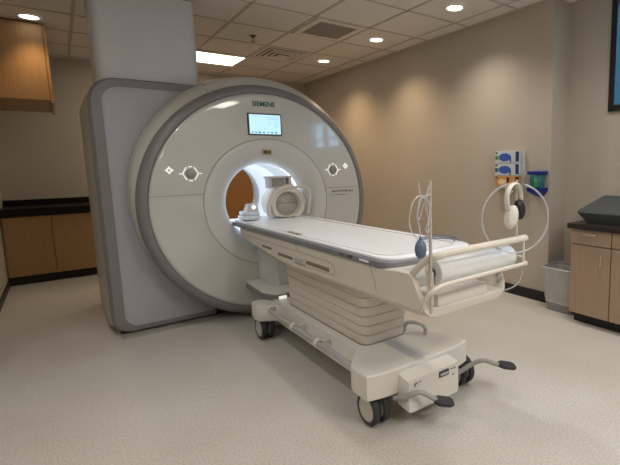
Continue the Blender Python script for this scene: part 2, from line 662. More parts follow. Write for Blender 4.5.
def sdf(b):
    cx, cy = 2.33, 5.465
    for k in range(5):
        r0, r1 = .285 - .055 * k, .285 - .055 * k - .028
        z0, z1 = CEIL - .006 - .005 * k, CEIL - .001
        if k == 4:
            box(b, cx - r0, cx + r0, cy - r0, cy + r0, z0, z0 + .004)
            break
        ro = [(cx - r0, cy - r0), (cx + r0, cy - r0), (cx + r0, cy + r0), (cx - r0, cy + r0)]
        ri = [(cx - r1, cy - r1), (cx + r1, cy - r1), (cx + r1, cy + r1), (cx - r1, cy + r1)]
        loft(b, [[(x, y, z1) for x, y in ro], [(x, y, z0) for x, y in ro], [(x, y, z0 + .002) for x, y in ri],
                 [(x, y, z1) for x, y in ri]], False, False)


make('diffuser_cone', sdf, 'tile', sd, False)
make('diffuser_throat', lambda b: box(b, 2.09, 2.57, 5.225, 5.705, CEIL - .003, CEIL - .001), 'ventdark', sd, False)
# sprinkler
sp = thing('fire_sprinkler', 'small brass fire sprinkler hanging from the ceiling above the scanner', 'sprinkler',
           (1.765, 4.86, CEIL))


def spf(b):
    x, y = 1.765, 4.86
    lathe(b, [(.001, CEIL - .002), (.035, CEIL - .002), (.033, CEIL - .008), (.012, CEIL - .012), (.010, CEIL - .03),
              (.004, CEIL - .034), (.001, CEIL - .034)], 'z', (x, y), 24)


make('escutcheon', spf, 'darkink', sp)


def spd(b):
    x, y = 1.765, 4.86
    tube(b, [(x - .010, y, CEIL - .03), (x - .014, y, CEIL - .045), (x - .002, y, CEIL - .06)], .003, 8)
    tube(b, [(x + .010, y, CEIL - .03), (x + .014, y, CEIL - .045), (x + .002, y, CEIL - .06)], .003, 8)
    disc(b, (x, y), .02, 'z', CEIL - .065, 20, .004)


make('deflector', spd, 'darkink', sp)

# ================================================================ LEFT / BACK CABINETS
KX0, KX1 = XL + .02, .95
bc = thing('base_cabinet', 'low maple base cabinet with two doors under the dark counter on back wall', 'cabinet',
           (.2, 6.8, 0))
make('cabinet_body', lambda b: box(b, KX0 - .015, KX1, 6.60, YB - .002, .10, .79), 'maple', bc, False)
make('toe_kick', lambda b: box(b, KX0 - .015, KX1, 6.64, YB - .002, 0, .10), 'black', bc, False)
for x0, x1 in ((KX0, -.124), (-.118, .295), (.301, .70)):
    make('door', lambda b: box(b, x0, x1, 6.575, 6.599, .105, .785, .003), 'maple', bc, False)
ct = make('countertop', lambda b: (box(b, KX0 - .015, KX1 + .02, 6.55, YB - .002, .79, .88, .006)), 'counter', None, False,
          origin=(.2, 6.8, .79))
tag(ct, 'dark countertop over the maple cabinet against the back wall', 'countertop')
bs = make('backsplash', lambda b: box(b, KX0 - .015, KX1 + .02, YB - .022, YB - .001, .881, .95, .004), 'counter', None, False,
          origin=(.2, 7.15, .881))
tag(bs, 'low dark backsplash strip behind the back wall counter', 'backsplash')

uc = thing('wall_cabinet', 'maple wall cabinet hanging high at left, its end panel lit by a downlight', 'cabinet',
           (-.28, 6.2, 1.98))
make('cabinet_body', lambda b: box(b, XL + .002, .010, 5.60, 6.78, 1.98, CEIL - .012, .002), 'maple', uc, False)
make('door', lambda b: box(b, .012, .036, 5.605, 6.19, 1.955, CEIL - .02, .003), 'maple', uc, False)
make('door', lambda b: box(b, .012, .036, 6.196, 6.775, 1.955, CEIL - .02, .003), 'maple', uc, False)

# ================================================================ MRI SCANNER
GCX, GCZ = 1.41, 1.0
sc_ = thing('mri_scanner', 'large white and grey ring shaped MRI scanner with lit round bore', 'MRI scanner',
            (GCX, 4.6, 0))


def drum(b):
    z = 1.03
    n = 128
    prof = [(.96, 3.80, 1.0), (.985, 3.79, 1.0), (1.004, 3.82, 1.035), (1.010, 3.89, 1.066), (1.012, 3.94, 1.070),
            (1.012, 4.10, 1.070), (1.01, 5.20, 1.06), (.98, 5.38, 1.05), (.85, 5.45, 1.04), (.47, 5.46, .99)]
    rings = []
    for r, y, cz in prof:
        gx = GCX - (.005 if r > 1.0 else 0)
        rings.append([b.verts.new((gx + r * math.cos(2 * PI * i / n), y, cz + r * math.sin(2 * PI * i / n)))
                      for i in range(n)])
    for p, q in zip(rings, rings[1:]):
        bridge(b, p, q)


make('magnet_body', drum, 'shell', sc_)


def accent(b):
    lathe(b, [(.915, 3.80), (.915, 3.718), (.925, 3.706), (.945, 3.708), (.975, 3.735), (.990, 3.765), (.990, 3.80)],
          'y', (GCX, GCZ), 128)


make('accent_ring', accent, 'accent', sc_, label='brushed grey ring around the white face')


def face(b):
    lathe(b, [(.917, 3.75), (.917, 3.722), (.908, 3.709), (.898, 3.7035), (.891, 3.7005), (.886, 3.700), (.880, 3.700), (.560, 3.700), (.552, 3.700), (.546, 3.7003), (.5415, 3.7015), (.538, 3.74)],
          'y', (GCX, GCZ), 128)


make('front_cover', face, 'white', sc_)


def funnel(b):
    prof = [(.538, 3.76), (.538, 3.7015), (.534, 3.700), (.50, 3.699)]
    for k in range(1, 13):
        t = k / 12
        prof.append((.50 - .165 * math.sin(t * PI / 2) ** 1.15, 3.699 + .158 * (1 - math.cos(t * PI / 2))))
    lathe(b, prof, 'y', (GCX, GCZ), 128)


make('bore_funnel', funnel, 'bore', sc_, label='rounded white mouth of the bore')


def liner(b):
    lathe(b, [(.345, 3.905), (.338, 3.92), (.335, 4.88), (.345, 5.02), (.375, 5.18), (.43, 5.38), (.475, 5.459)],
          'y', (GCX, 1.0), 128)


make('bore_liner', liner, 'linerwhite', sc_)


def blight(b):
    lathe(b, [(.335, 3.857), (.352, 3.862), (.356, 3.88), (.352, 3.90), (.345, 3.905)], 'y', (GCX, GCZ), 128)


make('bore_glow', blight, 'borelight', sc_, label='glowing ring just inside the bore mouth')


def seams(b):
    # seam round the funnel, two horizontal seams and the service cover seam below
    lathe(b, [(.5412, 3.702), (.5412, 3.6990), (.5384, 3.6990), (.5384, 3.702)], 'y', (GCX, GCZ), 128)
    for s in (-1, 1):
        x0, x1 = GCX + s * .535, GCX + s * .905
        box(b, min(x0, x1), max(x0, x1), 3.6985, 3.706, 1.096, 1.100)


make('cover_seams', seams, 'seam', sc_, False)


def glowband(b):
    lathe(b, [(.3355, 4.25), (.3340, 4.252), (.3340, 4.90), (.3355, 4.902)], 'y', (GCX, 1.0), 96)


make('bore_glow', glowband, 'linerglow', sc_)  # no lamp: glowing band added to brighten the liner in pale blue


def notch(b):
    pts = []
    for y, rr_, cz in ((3.795, .992, 1.003), (3.83, 1.006, 1.038), (3.89, 1.0115, 1.066), (3.95, 1.0135, 1.070), (4.05, 1.0135, 1.070)):
        a = math.radians(115)
        pts.append((GCX - .005 + rr_ * math.cos(a), y, cz + rr_ * math.sin(a)))
    tube(b, pts, .003, 6, False)


make('hood_seam', notch, 'seam', sc_)


def frame(b):
    n = 10
    o = rrect(.215, .985, .012, 1.985, (.12, .02, .02, .18), n)
    o2 = rrect(.235, .975, .025, 1.970, (.11, .02, .02, .17), n)
    i = rrect(.298, .96, .060, 1.922, (.10, .02, .02, .12), n)
    loft(b, [[(x, 4.10, z) for x, z in o], [(x, 4.02, z) for x, z in o], [(x, 3.995, z) for x, z in o2],
             [(x, 3.990, z) for x, z in i], [(x, 4.03, z) for x, z in i]], False, False)


make('panel_frame', frame, 'accent', sc_, label='grey metallic rim around the side panel')
make('side_panel', lambda b: prism_y(b, rrect(.285, .965, .05, 1.93, (.11, .02, .02, .12), 10), 4.0, 4.06), 'lilac', sc_,
     label='pale lilac flat panel left of the ring')


def body(b):
    n = 10
    o = rrect(.215, .98, .012, 1.985, (.12, .02, .02, .18), n)
    m1 = rrect(.20, .90, .012, 1.93, (.06, .02, .02, .12), n)
    m2 = rrect(.205, .90, .012, 1.90, (.06, .02, .02, .14), n)
    loft(b, [[(x, 4.10, z) for x, z in o], [(x, 4.24, z) for x, z in m1], [(x, 5.05, z) for x, z in m1],
             [(x, 5.15, z) for x, z in m2]])


make('side_body', body, 'shell', sc_)
make('base_plinth', lambda b: box(b, .27, 2.1, 4.04, 5.2, 0.004, .03), 'black', sc_, False)
make('floor_strip', lambda b: box(b, .262, 1.9, 3.90, 5.2, 0.0, .004), 'floorstrip', sc_, False)  # thin sheet on the floor, darker than the vinyl around it
# display
dsp = make('display', lambda b: box(b, 1.254, 1.543, 3.688, 3.705, 1.567, 1.748, .004), 'slate', sc_,
           label='dark bezel of the small screen above the bore')
make('screen', lambda b: box(b, 1.266, 1.531, 3.685, 3.690, 1.579, 1.738), 'screen', dsp, False, label='lit pale blue screen')


for x_, wd in ((1.282, .012), (1.309, .012), (1.335, .022), (1.375, .014), (1.415, .008), (1.445, .016), (1.478, .018)):
    make('screen_icon', lambda b: box(b, x_, x_ + wd, 3.6825, 3.6855, 1.586, 1.597), 'screen_ink', dsp, False)
for x0_, x1_, z_ in ((1.40, 1.515, 1.712), (1.42, 1.515, 1.700), (1.275, 1.36, 1.728), (1.475, 1.51, 1.682), (1.475, 1.51, 1.666), (1.475, 1.51, 1.650),
                     (1.475, 1.51, 1.634), (1.425, 1.445, 1.682), (1.425, 1.445, 1.665), (1.425, 1.445, 1.65), (1.385, 1.41, 1.622)):
    make('screen_text', lambda b: box(b, x0_, x1_, 3.6828, 3.6855, z_, z_ + .006), 'screen_grey', dsp, False)
text('brand_lettering', 'SIEMENS', .056, (1.398, 3.699, 1.825), (PI / 2, 0, 0), 'teal', sc_, .001, .0014, .92)
text('model_lettering', 'MAGNETOM Aera', .028, (2.125, 3.699, 1.062), (PI / 2, 0, 0), 'darkink', sc_, .0006, .0003, 1.05)


def fine(b):
    for k in range(16):
        box(b, 1.99 + k * .0125, 1.998 + k * .0125, 3.6985, 3.701, 1.026, 1.031)


make('small_print', fine, 'darkink', sc_, False)
wl = make('warning_label', lambda b: box(b, 1.368, 1.442, 3.6965, 3.7005, 1.408, 1.446), 'yellow', sc_, False,
          label='small yellow sticker over the bore')
make('label_marks', lambda b: (box(b, 1.376, 1.402, 3.6955, 3.6970, 1.418, 1.438), box(b, 1.408, 1.434, 3.6955, 3.6970, 1.422, 1.434)),
     'cnavy', wl, False)


def pad(cx, cz, r, big):
    """control pad: knob with a hexagonal ring of lit marks"""
    y = 3.698
    if big:
        k = make('control_knob', lambda b: lathe(b, [(r * .62, y + .004), (r * .62, y - .012), (r * .5, y - .020),
                                                    (.001, y - .022)], 'y', (cx, cz), 32), 'knob', sc_)

        def mk(b):
            for a in (30, 90, 150, 210, 270, 330):
                a0 = math.radians(a)
                if a in (90, 270):
                    box(b, cx - .012, cx + .012, y - .002, y + .004, cz + math.sin(a0) * r * .98 - .004,
                        cz + math.sin(a0) * r * .98 + .004)
            hexp = [(cx + r * 1.02 * math.cos(math.radians(d)), cz + r * 1.02 * math.sin(math.radians(d))) for d in
                    (60, 0, -60)]
            tube(b, [(p[0], y, p[1]) for p in hexp], .0042, 8, False)
            hexp = [(cx + r * 1.02 * math.cos(math.radians(d)), cz + r * 1.02 * math.sin(math.radians(d))) for d in
                    (120, 180, 240)]
            tube(b, [(p[0], y, p[1]) for p in hexp], .0042, 8, False)
            for s in (-1, 1):
                box(b, cx + s * r * 1.28 - .012, cx + s * r * 1.28 + .012, y - .002, y + .004, cz - .003, cz + .003)
        make('lit_marks', mk, 'glowdot', k, False, label='glowing hexagon around the knob')
    else:
        def mk(b):
            lathe(b, [(r * .75, y), (r * .75, y - .003), (r * .45, y - .003), (r * .45, y)], 'y', (cx, cz), 24)
            for a in (0, 90, 180, 270):
                a0 = math.radians(a)
                c, s = math.cos(a0), math.sin(a0)
                p = [(cx + c * r * .7 - s * r * .35, cz + s * r * .7 + c * r * .35),
                     (cx + c * r * .7 + s * r * .35, cz + s * r * .7 - c * r * .35), (cx + c * r * 1.3, cz + s * r * 1.3)]
                loft(b, [[(q[0], y, q[1]) for q in p], [(q[0], y - .003, q[1]) for q in p]])
        make('lit_button', mk, 'glowdot', sc_, False)


pad(.794, 1.262, .055, True)
pad(2.027, 1.266, .055, True)
pad(.648, 1.290, .024, False)
pad(2.162, 1.299, .024, False)


# docking station at the foot of the bore
def dockp(b):
    o = [(1.16, 3.70), (1.15, 3.30), (1.21, 3.17), (1.63, 3.17), (1.69, 3.30), (1.68, 3.70)]
    prism_z(b, o, .325, .345, .004)


def dockr(b):
    o = [(1.155, 3.70), (1.145, 3.298), (1.205, 3.165), (1.635, 3.165), (1.695, 3.298), (1.685, 3.70)]
    prism_z(b, o, .285, .326, .004)


dk = make('docking_plate', dockp, 'cream2', sc_)
make('docking_rim', dockr, 'accent', dk)
make('docking_lamp', lambda b: box(b, 1.225, 1.285, 3.155, 3.166, .293, .318, .002), 'glowdot', dk)
make('docking_post', lambda b: (prism_z(b, [(1.27, 3.72), (1.25, 3.45), (1.31, 3.36), (1.53, 3.36), (1.59, 3.45), (1.57, 3.72)],
                                        .34, .66, .006)), 'column', sc_)
make('docking_skirt', lambda b: box(b, 1.22, 1.62, 3.32, 3.72, .03, .29, .02), 'shell', sc_)

# column on top of the scanner
cl = thing('column_housing', 'tall pale grey column housing rising from the scanner top to the ceiling', 'column',
           (.62, 4.35, 1.96))


def colf(b):
    o = rrect(.285, 1.005, 4.06, 4.56, (.075, .06, .06, .16), 8)
    prism_z(b, o, 1.965, 2.655)


make('cover', colf, 'column', cl)
make('top_gap', lambda b: prism_z(b, rrect(.32, .975, 4.09, 4.53, .06, 8), 2.655, 2.699), 'black', cl)

# ================================================================ PATIENT TABLE
TX = 1.42
tb = thing('patient_table', 'cream wheeled patient table docked to the scanner with white tabletop', 'patient table',
           (TX, 2.3, 0))


def top_outline(w, y_end, y_head, n=20):
    """plan: foot end is a soft arc with rounded corners, head end straight"""
    pts = []
    for i in range(n + 1):
        s = math.sin(PI / 2 * (-1 + 2 * i / n))
        pts.append((TX + w * s, y_end + .010 * s * s + .10 * (1 - math.sqrt(max(0, 1 - abs(s) ** 7)))))
    pts += [(TX + w, y_head), (TX - w, y_head)]
    return pts


def rail(b):
    loft(b, [[(x, y, .832) for x, y in top_outline(.297, 1.560, 3.80)], [(x, y, .838) for x, y in top_outline(.312, 1.545, 3.80)],
             [(x, y, .862) for x, y in top_outline(.312, 1.545, 3.80)], [(x, y, .868) for x, y in top_outline(.306, 1.551, 3.80)]])


er = make('edge_rail', rail, 'rail', tb, label='blue grey rail around the white tabletop')


def ttop(b):
    loft(b, [[(x, y, .866) for x, y in top_outline(.289, 1.568, 3.95)], [(x, y, .876) for x, y in top_outline(.289, 1.568, 3.95)],
             [(x, y, .880) for x, y in top_outline(.282, 1.575, 3.94)], [(x, y, .872) for x, y in top_outline(.245, 1.65, 3.90)]])


tt = make('tabletop', ttop, 'top', tb, label='white sliding tabletop')


def tline(b):
    o = top_outline(.248, 1.65, 3.75)
    o = o[:-2]
    tube(b, [(TX - .248, 3.75, .8735)] + [(x, y, .8735) for x, y in o] + [(TX + .248, 3.75, .8735)], .0022, 6, False)


make('tabletop_groove', tline, 'line', tt)
make('tabletop_marking', lambda b: box(b, 1.160, 1.188, 2.60, 2.70, .8785, .8805), 'tan', tt, False)
make('tabletop_marking', lambda b: box(b, 1.160, 1.188, 2.72, 2.79, .8785, .8805), 'tan', tt, False)
make('rail_button', lambda b: box(b, 1.104, 1.109, 1.86, 1.90, .845, .855), 'rubber', tb, False)
make('rail_button', lambda b: box(b, 1.104, 1.109, 1.95, 1.98, .847, .853), 'rubber', tb, False)
make('rail_window', lambda b: box(b, 1.1055, 1.109, 1.71, 1.79, .846, .856), 'top', tb, False)


def tilt(o):
    for v in o.data.vertices:
        wy = v.co.y + wpos(o).y
        if wy > 1.9:
            v.co.z -= .0110 * (wy - 1.9)
    return o


# casing below the tabletop
def casing(b):
    secs = []
    for y, zb, wt, wb, zt in ((1.335, .660, .300, .258, .722), (1.348, .652, .300, .258, .745), (1.385, .645, .300, .258, .815),
                              (1.405, .643, .300, .258, .842), (1.425, .642, .300, .257, .850), (1.50, .640, .300, .256, .846), (1.60, .638, .300, .255, .836),
                              (2.0, .632, .300, .252, .834), (2.6, .622, .300, .250, .834), (2.9, .632, .298, .252, .834),
                              (3.2, .665, .298, .256, .834), (3.5, .695, .298, .262, .834), (3.66, .72, .296, .27, .834)):
        f = min(1, (zt - zb) / .10)
        wt, wb = wt - .025, wb - .025
        zk = zb + .055 * f
        wk = wb + (wt - wb) * f
        pts = [(-wb + .03, zb), (-wb, zb + .015 * f), (-wk, zk), (-wk, zt - .006), (-wk + .006, zt),
               (wk - .006, zt), (wk, zt - .006), (wk, zk), (wb, zb + .015 * f), (wb - .03, zb)]
        secs.append([(TX - .025 + px, y, pz) for px, pz in pts])
    loft(b, secs)


cs = make('casing', casing, 'cream', tb)
cutter = make('cutter', lambda b: box(b, 1.144, 1.646, 1.20, 1.50, .694, 1.0), 'cream', None)
md = cs.modifiers.new('cut', 'BOOLEAN')
md.operation = 'DIFFERENCE'
md.solver = 'EXACT'
cutter.location = (0, 0, 0)
md.object = cutter
bpy.context.view_layer.update()
me_ = bpy.data.meshes.new_from_object(cs.evaluated_get(bpy.context.evaluated_depsgraph_get()))
cs.modifiers.clear()
cs.data = me_
bpy.data.objects.remove(cutter)


def casing_seam(b):
    x = TX - .3003
    r = .0013
    pts = [(x, 3.55, .786), (x, 2.30, .782), (x, 2.12, .780), (x, 2.075, .765), (x, 2.07, .725), (x, 2.08, .712), (x, 2.6, .702)]
    tube(b, pts, r, 6, False)
    tube(b, [(x, 2.57, .832), (x, 2.55, .80), (x, 2.50, .783)], r, 6, False)
    tube(b, [(x, 1.72, .832), (x, 1.68, .76), (x, 1.67, .715)], r, 6, False)


make('casing_seam', casing_seam, 'seam', cs)
for y0_, y1_, z0_, z1_ in ((2.13, 2.42, .722, .745), (2.62, 2.86, .715, .735), (2.98, 3.16, .735, .750)):
    make('casing_slot', lambda b: box(b, TX - .302, TX - .298, y0_, y1_, z0_, z1_, .002), 'recess', cs)
make('release_lever', lambda b: box(b, TX - .310, TX - .296, 2.44, 2.58, .708, .740, .005), 'steel', cs)


# foot end bay that carries the paper roll
make('bay_drawer', lambda b: box(b, TX - .20, TX + .12, 1.345, 1.499, .6945, .748, .006), 'cream2', tb)


def toprail(b):
    y = 1.27
    pts = [(1.136, 1.415, .842), (1.136, 1.38, .872), (1.138, 1.335, .908), (1.146, 1.295, .930), (1.17, 1.272, .941),
           (1.21, y, .946), (1.40, y - .004, .947), (1.60, y - .002, .947), (1.728, y, .948)]
    tube(b, pts, .013, 14, True, 6, rz=.016)


make('push_handle', toprail, 'cream', tb, label='thick cream push bar across the foot end')


def midrail(b):
    y = 1.27
    pts = [(1.125, 1.36, .69), (1.118, 1.325, .735), (1.125, 1.29, .785), (1.155, 1.272, .807), (1.21, y, .815),
           (1.45, y, .818), (1.715, y, .820)]
    tube(b, pts, .0095, 12)
    tube(b, [(1.712, y, .820), (1.732, y, .820)], .0125, 12, False)


make('lower_bar', midrail, 'cream', tb)
make('end_bracket', lambda b: tube(b, [(1.70, 1.27, .815), (1.708, 1.275, .765), (1.69, 1.30, .71), (1.655, 1.345, .680)], .004, 8), 'tube', tb)


for x_ in (1.176,):
    make('roll_bracket', lambda b: (box(b, x_ - .004, x_ + .004, 1.325, 1.365, .715, .86, .003), box(b, x_ - .003, x_ + .003, 1.33, 1.50, .715, .745, .002)),
         'cream', tb)
make('roll_arm', lambda b: (tube(b, [(1.714, 1.272, .822), (1.714, 1.272, .94)], .006, 10, False),
                            tube(b, [(1.714, 1.272, .853), (1.714, 1.345, .853), (1.700, 1.345, .853)], .006, 10, False)), 'cream', tb)
for x, top, lean, yb_, zb_ in ((1.135, 1.243, 0, 1.295, .70), (1.655, 1.228, -.006, 1.272, .955)):
    def pole(b, x=x, top=top, lean=lean):
        tube(b, [(x, yb_, zb_), (x, yb_ - .001, zb_ + .01), (x + lean, yb_ - .003, top)], .0068, 12, False)
    pl_ = make('hook_pole', pole, 'pole', tb)

    def hook(b, x=x, top=top, lean=lean):
        x = x + lean
        y = 1.283
        tube(b, [(x, y, top - .005), (x - .016, y, top - .03), (x - .032, y, top - .062), (x - .050, y, top - .064),
                 (x - .062, y, top - .04), (x - .066, y, top + .002)], .0034, 8)
        tube(b, [(x - .034, y, top - .060), (x, y + .008, top - .052)], .0034, 8, False)
    make('hook', hook, 'pole', pl_)


# bellows
def bellows(b):
    rings = []
    z0, z1 = .302, .64
    nr = 6
    for k in range(nr):
        za = z0 + (z1 - z0) * k / nr
        zb_ = z0 + (z1 - z0) * (k + 1) / nr
        g = .0 + .006 * k
        for dz, ins in ((0.0, .008), (.003, .002), ((zb_ - za) * .45, .0), (zb_ - za - .008, .002), (zb_ - za - .002, .008)):
            o = rrect(1.236 - g * .6 + ins, 1.545 + g - ins, 1.975 - g * .6 + ins, 3.02 + g * .3 - ins, .060, 6)
            rings.append([(x, y, za + dz) for x, y in o])
    loft(b, rings)


make('bellows', bellows, 'cream', tb, label='ribbed cream bellows over the lifting column')
make('bellows_foot', lambda b: prism_z(b, rrect(1.236, 1.548, 1.973, 3.022, .065, 6), .296, .304), 'seam', tb)


# base
def base(b):
    # long beam
    box(b, 1.185, 1.655, 1.88, 3.20, .135, .297, .012)
    # foot cross member, flared plan
    o = [(1.055, 1.675), (1.052, 1.80), (1.062, 1.835), (1.185, 1.98), (1.61, 1.98), (1.728, 1.835), (1.738, 1.80), (1.735, 1.675),
         (1.66, 1.655), (1.57, 1.648), (1.24, 1.648), (1.14, 1.655)]
    o2 = [(TX + (x - TX) * .985, y if y > 1.7 else y + .006) for x, y in o]
    loft(b, [[(x, y, .168) for x, y in o2], [(x, y, .174) for x, y in o], [(x, y, .294) for x, y in o], [(x, y, .300) for x, y in o2]])
    # head cross member
    o = [(1.06, 3.14), (1.045, 3.20), (1.055, 3.29), (1.09, 3.31), (1.75, 3.31), (1.785, 3.29), (1.795, 3.20), (1.78, 3.14), (1.655, 3.06),
         (1.185, 3.06)]
    o2 = [(TX + (x - TX) * .985, y if y > 3.2 else y + .006) for x, y in o]
    loft(b, [[(x, y, .162) for x, y in o2], [(x, y, .172) for x, y in o], [(x, y, .268) for x, y in o], [(x, y, .280) for x, y in o2]])


bs_ = make('base_frame', base, 'cream2', tb)
make('base_shadow_stripe', lambda b: (box(b, 1.35, 1.46, 1.665, 1.968, .2985, .3015)), 'column', bs_, False, label='grey shadow stripe painted across the base')  # cast shadow on the base, painted as a thin grey stripe


def sidebar(b):
    tube(b, [(1.185, 3.10, .255), (1.12, 3.06, .262), (1.105, 2.98, .262), (1.105, 2.5, .262), (1.105, 2.02, .262), (1.11, 1.92, .262),
             (1.14, 1.86, .262)], .016, 12)


make('side_bar', sidebar, 'steel', tb, label='steel bar along the side of the base')
for y in (2.62, 2.28):
    make('bar_clamp', lambda b: (lathe(b, [(.019, y - .016), (.027, y - .014), (.027, y + .014), (.019, y + .016)], 'y', (1.105, .262), 24),
                                 box(b, 1.105, 1.19, y - .012, y + .012, .25, .274, .003)), 'cream2', tb)
make('rear_handle', lambda b: tube(b, [(1.556, 2.03, .28), (1.559, 2.02, .335), (1.574, 1.985, .358), (1.604, 1.93, .357), (1.617, 1.90, .335), (1.612, 1.892, .295)], .012, 12),
     'steel', tb)


# pedal box and pedals
def pbox(b):
    o = [(1.245, .088), (1.555, .088), (1.568, .10), (1.568, .258), (1.560, .266), (1.235, .266), (1.225, .258), (1.225, .10)]
    loft(b, [[(x, 1.66, z + .012) for x, z in o], [(x, 1.575, z) for x, z in o], [(TX - .01 + (x - TX + .01) * .98, 1.568, .18 + (z - .18) * .96) for x, z in o]])


pb = make('pedal_box', pbox, 'cream2', tb)
make('box_slot', lambda b: box(b, 1.425, 1.492, 1.562, 1.570, .215, .247, .002), 'slate', pb)
make('slot_handle', lambda b: box(b, 1.432, 1.486, 1.559, 1.564, .224, .234, .001), 'hub', pb)
for x0_, x1_, z0_, z1_ in ((1.262, 1.267, .222, .240), (1.270, 1.280, .235, .240), (1.288, 1.304, .238, .241), (1.510, 1.520, .235, .240),
                           (1.530, 1.540, .232, .240), (1.520, 1.532, .200, .206)):
    make('box_symbol', lambda b: box(b, x0_, x1_, 1.565, 1.5695, z0_, z1_), 'darkink', pb, False)
for dx, dz, ap in ((0, 0, [(1.200, 1.65, .150), (1.208, 1.585, .178), (1.235, 1.545, .205), (1.272, 1.520, .208), (1.330, 1.485, .165)]),
                   (.480, .035, [(1.58, 1.655, .135), (1.62, 1.62, .160), (1.685, 1.565, .215), (1.73, 1.53, .228), (1.805, 1.490, .192)])):
    def arm(b, ap=ap):
        tube(b, ap, .0125, 12)
    a_ = make('pedal', arm, 'armgrey', tb)

    def padf(b, dx=dx, dz=dz):
        m = Matrix.Translation((1.364 + dx, 1.468, .152 + dz)) @ Matrix.Rotation(math.radians(-32), 4, 'Z') @ Matrix.Rotation(math.radians(12), 4, 'Y')
        o = [(-.050, -.019), (-.028, -.037), (.032, -.037), (.050, -.022), (.050, .022), (.032, .037), (-.028, .037), (-.050, .019)]
        loft(b, [[m @ Vector((x * .93, y * .93, -.010)) for x, y in o], [m @ Vector((x, y, -.006)) for x, y in o],
                 [m @ Vector((x, y, .006)) for x, y in o], [m @ Vector((x * .93, y * .93, .010)) for x, y in o]])
    make('pedal_pad', padf, 'rubber', a_, label='black rubber foot pad')

# casters
for x, y, ang in ((1.140, 1.750, 0.0), (1.752, 1.750, 0.0), (1.122, 3.215, 0.0), (1.765, 3.215, 0.0)):
    cst = make('caster', lambda b: (box(b, x - .012, x + .012, y - .045, y + .045, .065, .170, .008),
                                    box(b, x - .03, x + .03, y - .03, y + .03, .15, .172, .004)), 'rubber', tb)
    for s in (-1, 1):
        xo = x + s * .031
        make('wheel', lambda b: lathe(b, [(.066, xo - .018), (.078, xo - .020), (.0855, xo - .013), (.087, xo), (.0855, xo + .013),
                                          (.078, xo + .020), (.066, xo + .018)], 'x', (y, .0875), 40), 'rubber', cst)
        make('hub', lambda b: lathe(b, [(.001, xo - .020), (.062, xo - .019), (.068, xo - .013), (.068, xo + .013), (.062, xo + .019),
                                        (.001, xo + .020)], 'x', (y, .0875), 40), 'hub', cst)

# ================================================================ THINGS ON / AT THE TABLE
pr = thing('paper_roll', 'white paper roll lying between the bars at the table foot', 'paper roll', (1.45, 1.345, .79))


def roll(b):
    rs = lathe(b, [(.020, 1.190), (.050, 1.190), (.056, 1.194), (.058, 1.205), (.058, 1.672), (.055, 1.684), (.020, 1.687)], 'x', (1.345, .853), 40)
    bridge(b, rs[-1], rs[0])


make('paper', roll, 'paper', pr)
make('core', lambda b: lathe(b, [(.019, 1.183), (.012, 1.183), (.012, 1.698), (.019, 1.698)], 'x', (1.345, .853), 24, True), 'darkink', pr)

# ---- head coil in the bore
hc = thing('head_coil', 'cream head coil with round opening standing on the tabletop inside the bore', 'head coil', (1.50, 3.72, .876))
HX, HY = 1.556, 3.66


def coil_shell(b):
    n = 40
    # ring: outer arch outline to inner round opening, lofted in depth
    def outer(s, y):
        pts = []
        for i in range(n):
            a = 2 * PI * i / n - PI / 2
            c, sn = math.cos(a), math.sin(a)
            x = .165 * s * c
            z = .165 * s * sn
            if sn < 0:
                x = .158 * s * math.copysign(abs(c) ** .55, c)
                z = -.110 * abs(sn) ** .6
            pts.append((HX + x, y, max(.878, .992 + z)))
        return pts

    def inner(r, y):
        return [(HX + r * math.cos(2 * PI * i / n - PI / 2), y, .992 + r * .98 * math.sin(2 * PI * i / n - PI / 2)) for i in range(n)]
    loft(b, [inner(.105, HY + .26), inner(.108, HY + .03), inner(.118, HY), outer(.92, HY), outer(1.0, HY + .03), outer(1.0, HY + .22),
             outer(.9, HY + .26)], False, False)


make('shell', coil_shell, 'coil', hc)
make('rear_cap', lambda b: (lathe(b, [(.001, HY + .05), (.07, HY + .055), (.109, HY + .075)], 'y', (HX, .992), 40)), 'coilgrey', hc)
make('seam_line', lambda b: box(b, HX - .10, HX + .10, HY + .046, HY + .052, .998, 1.001), 'seam', hc, False)


def arch(b):
    tube(b, [(HX + .06, HY + .02, 1.135), (HX + .12, HY - .01, 1.145), (HX + .175, HY - .015, 1.125), (HX + .20, HY - .01, 1.07), (HX + .195, HY, .98),
             (HX + .185, HY + .02, .90)], .013, 12)
    tube(b, [(HX + .10, HY + .0, 1.10), (HX + .13, HY - .005, 1.06), (HX + .15, HY, 1.0)], .010, 10)


make('carry_arch', arch, 'bore', hc)
make('coil_collar', lambda b: (tube(b, [(HX - .17, HY + .02, .90), (HX - .172, HY + .01, 1.0), (HX - .13, HY, 1.09), (HX - .05, HY - .005, 1.140), (HX + .04, HY, 1.150)], .020, 12)), 'coil', hc)
mf = make('mirror_frame', lambda b: (box(b, HX - .06 - .115, HX - .06 + .105, HY + .0, HY + .10, 1.222, 1.240, .004),
                                     box(b, HX - .06 - .105, HX - .06 - .08, HY + .0, HY + .10, 1.145, 1.225, .004),
                                     box(b, HX - .06 + .07, HX - .06 + .095, HY + .0, HY + .10, 1.145, 1.225, .004),
                                     box(b, HX - .06 - .105, HX - .06 + .095, HY + .0, HY + .10, 1.138, 1.150, .004)), 'pinkgrey', hc)
make('mirror', lambda b: box(b, HX - .06 - .08, HX - .06 + .03, HY + .04, HY + .046, 1.15, 1.222), 'mirror', mf, False)
make('mirror_arm', lambda b: (box(b, HX - .06 + .035, HX - .06 + .06, HY + .03, HY + .08, 1.15, 1.222, .006)), 'pinkgrey', mf)

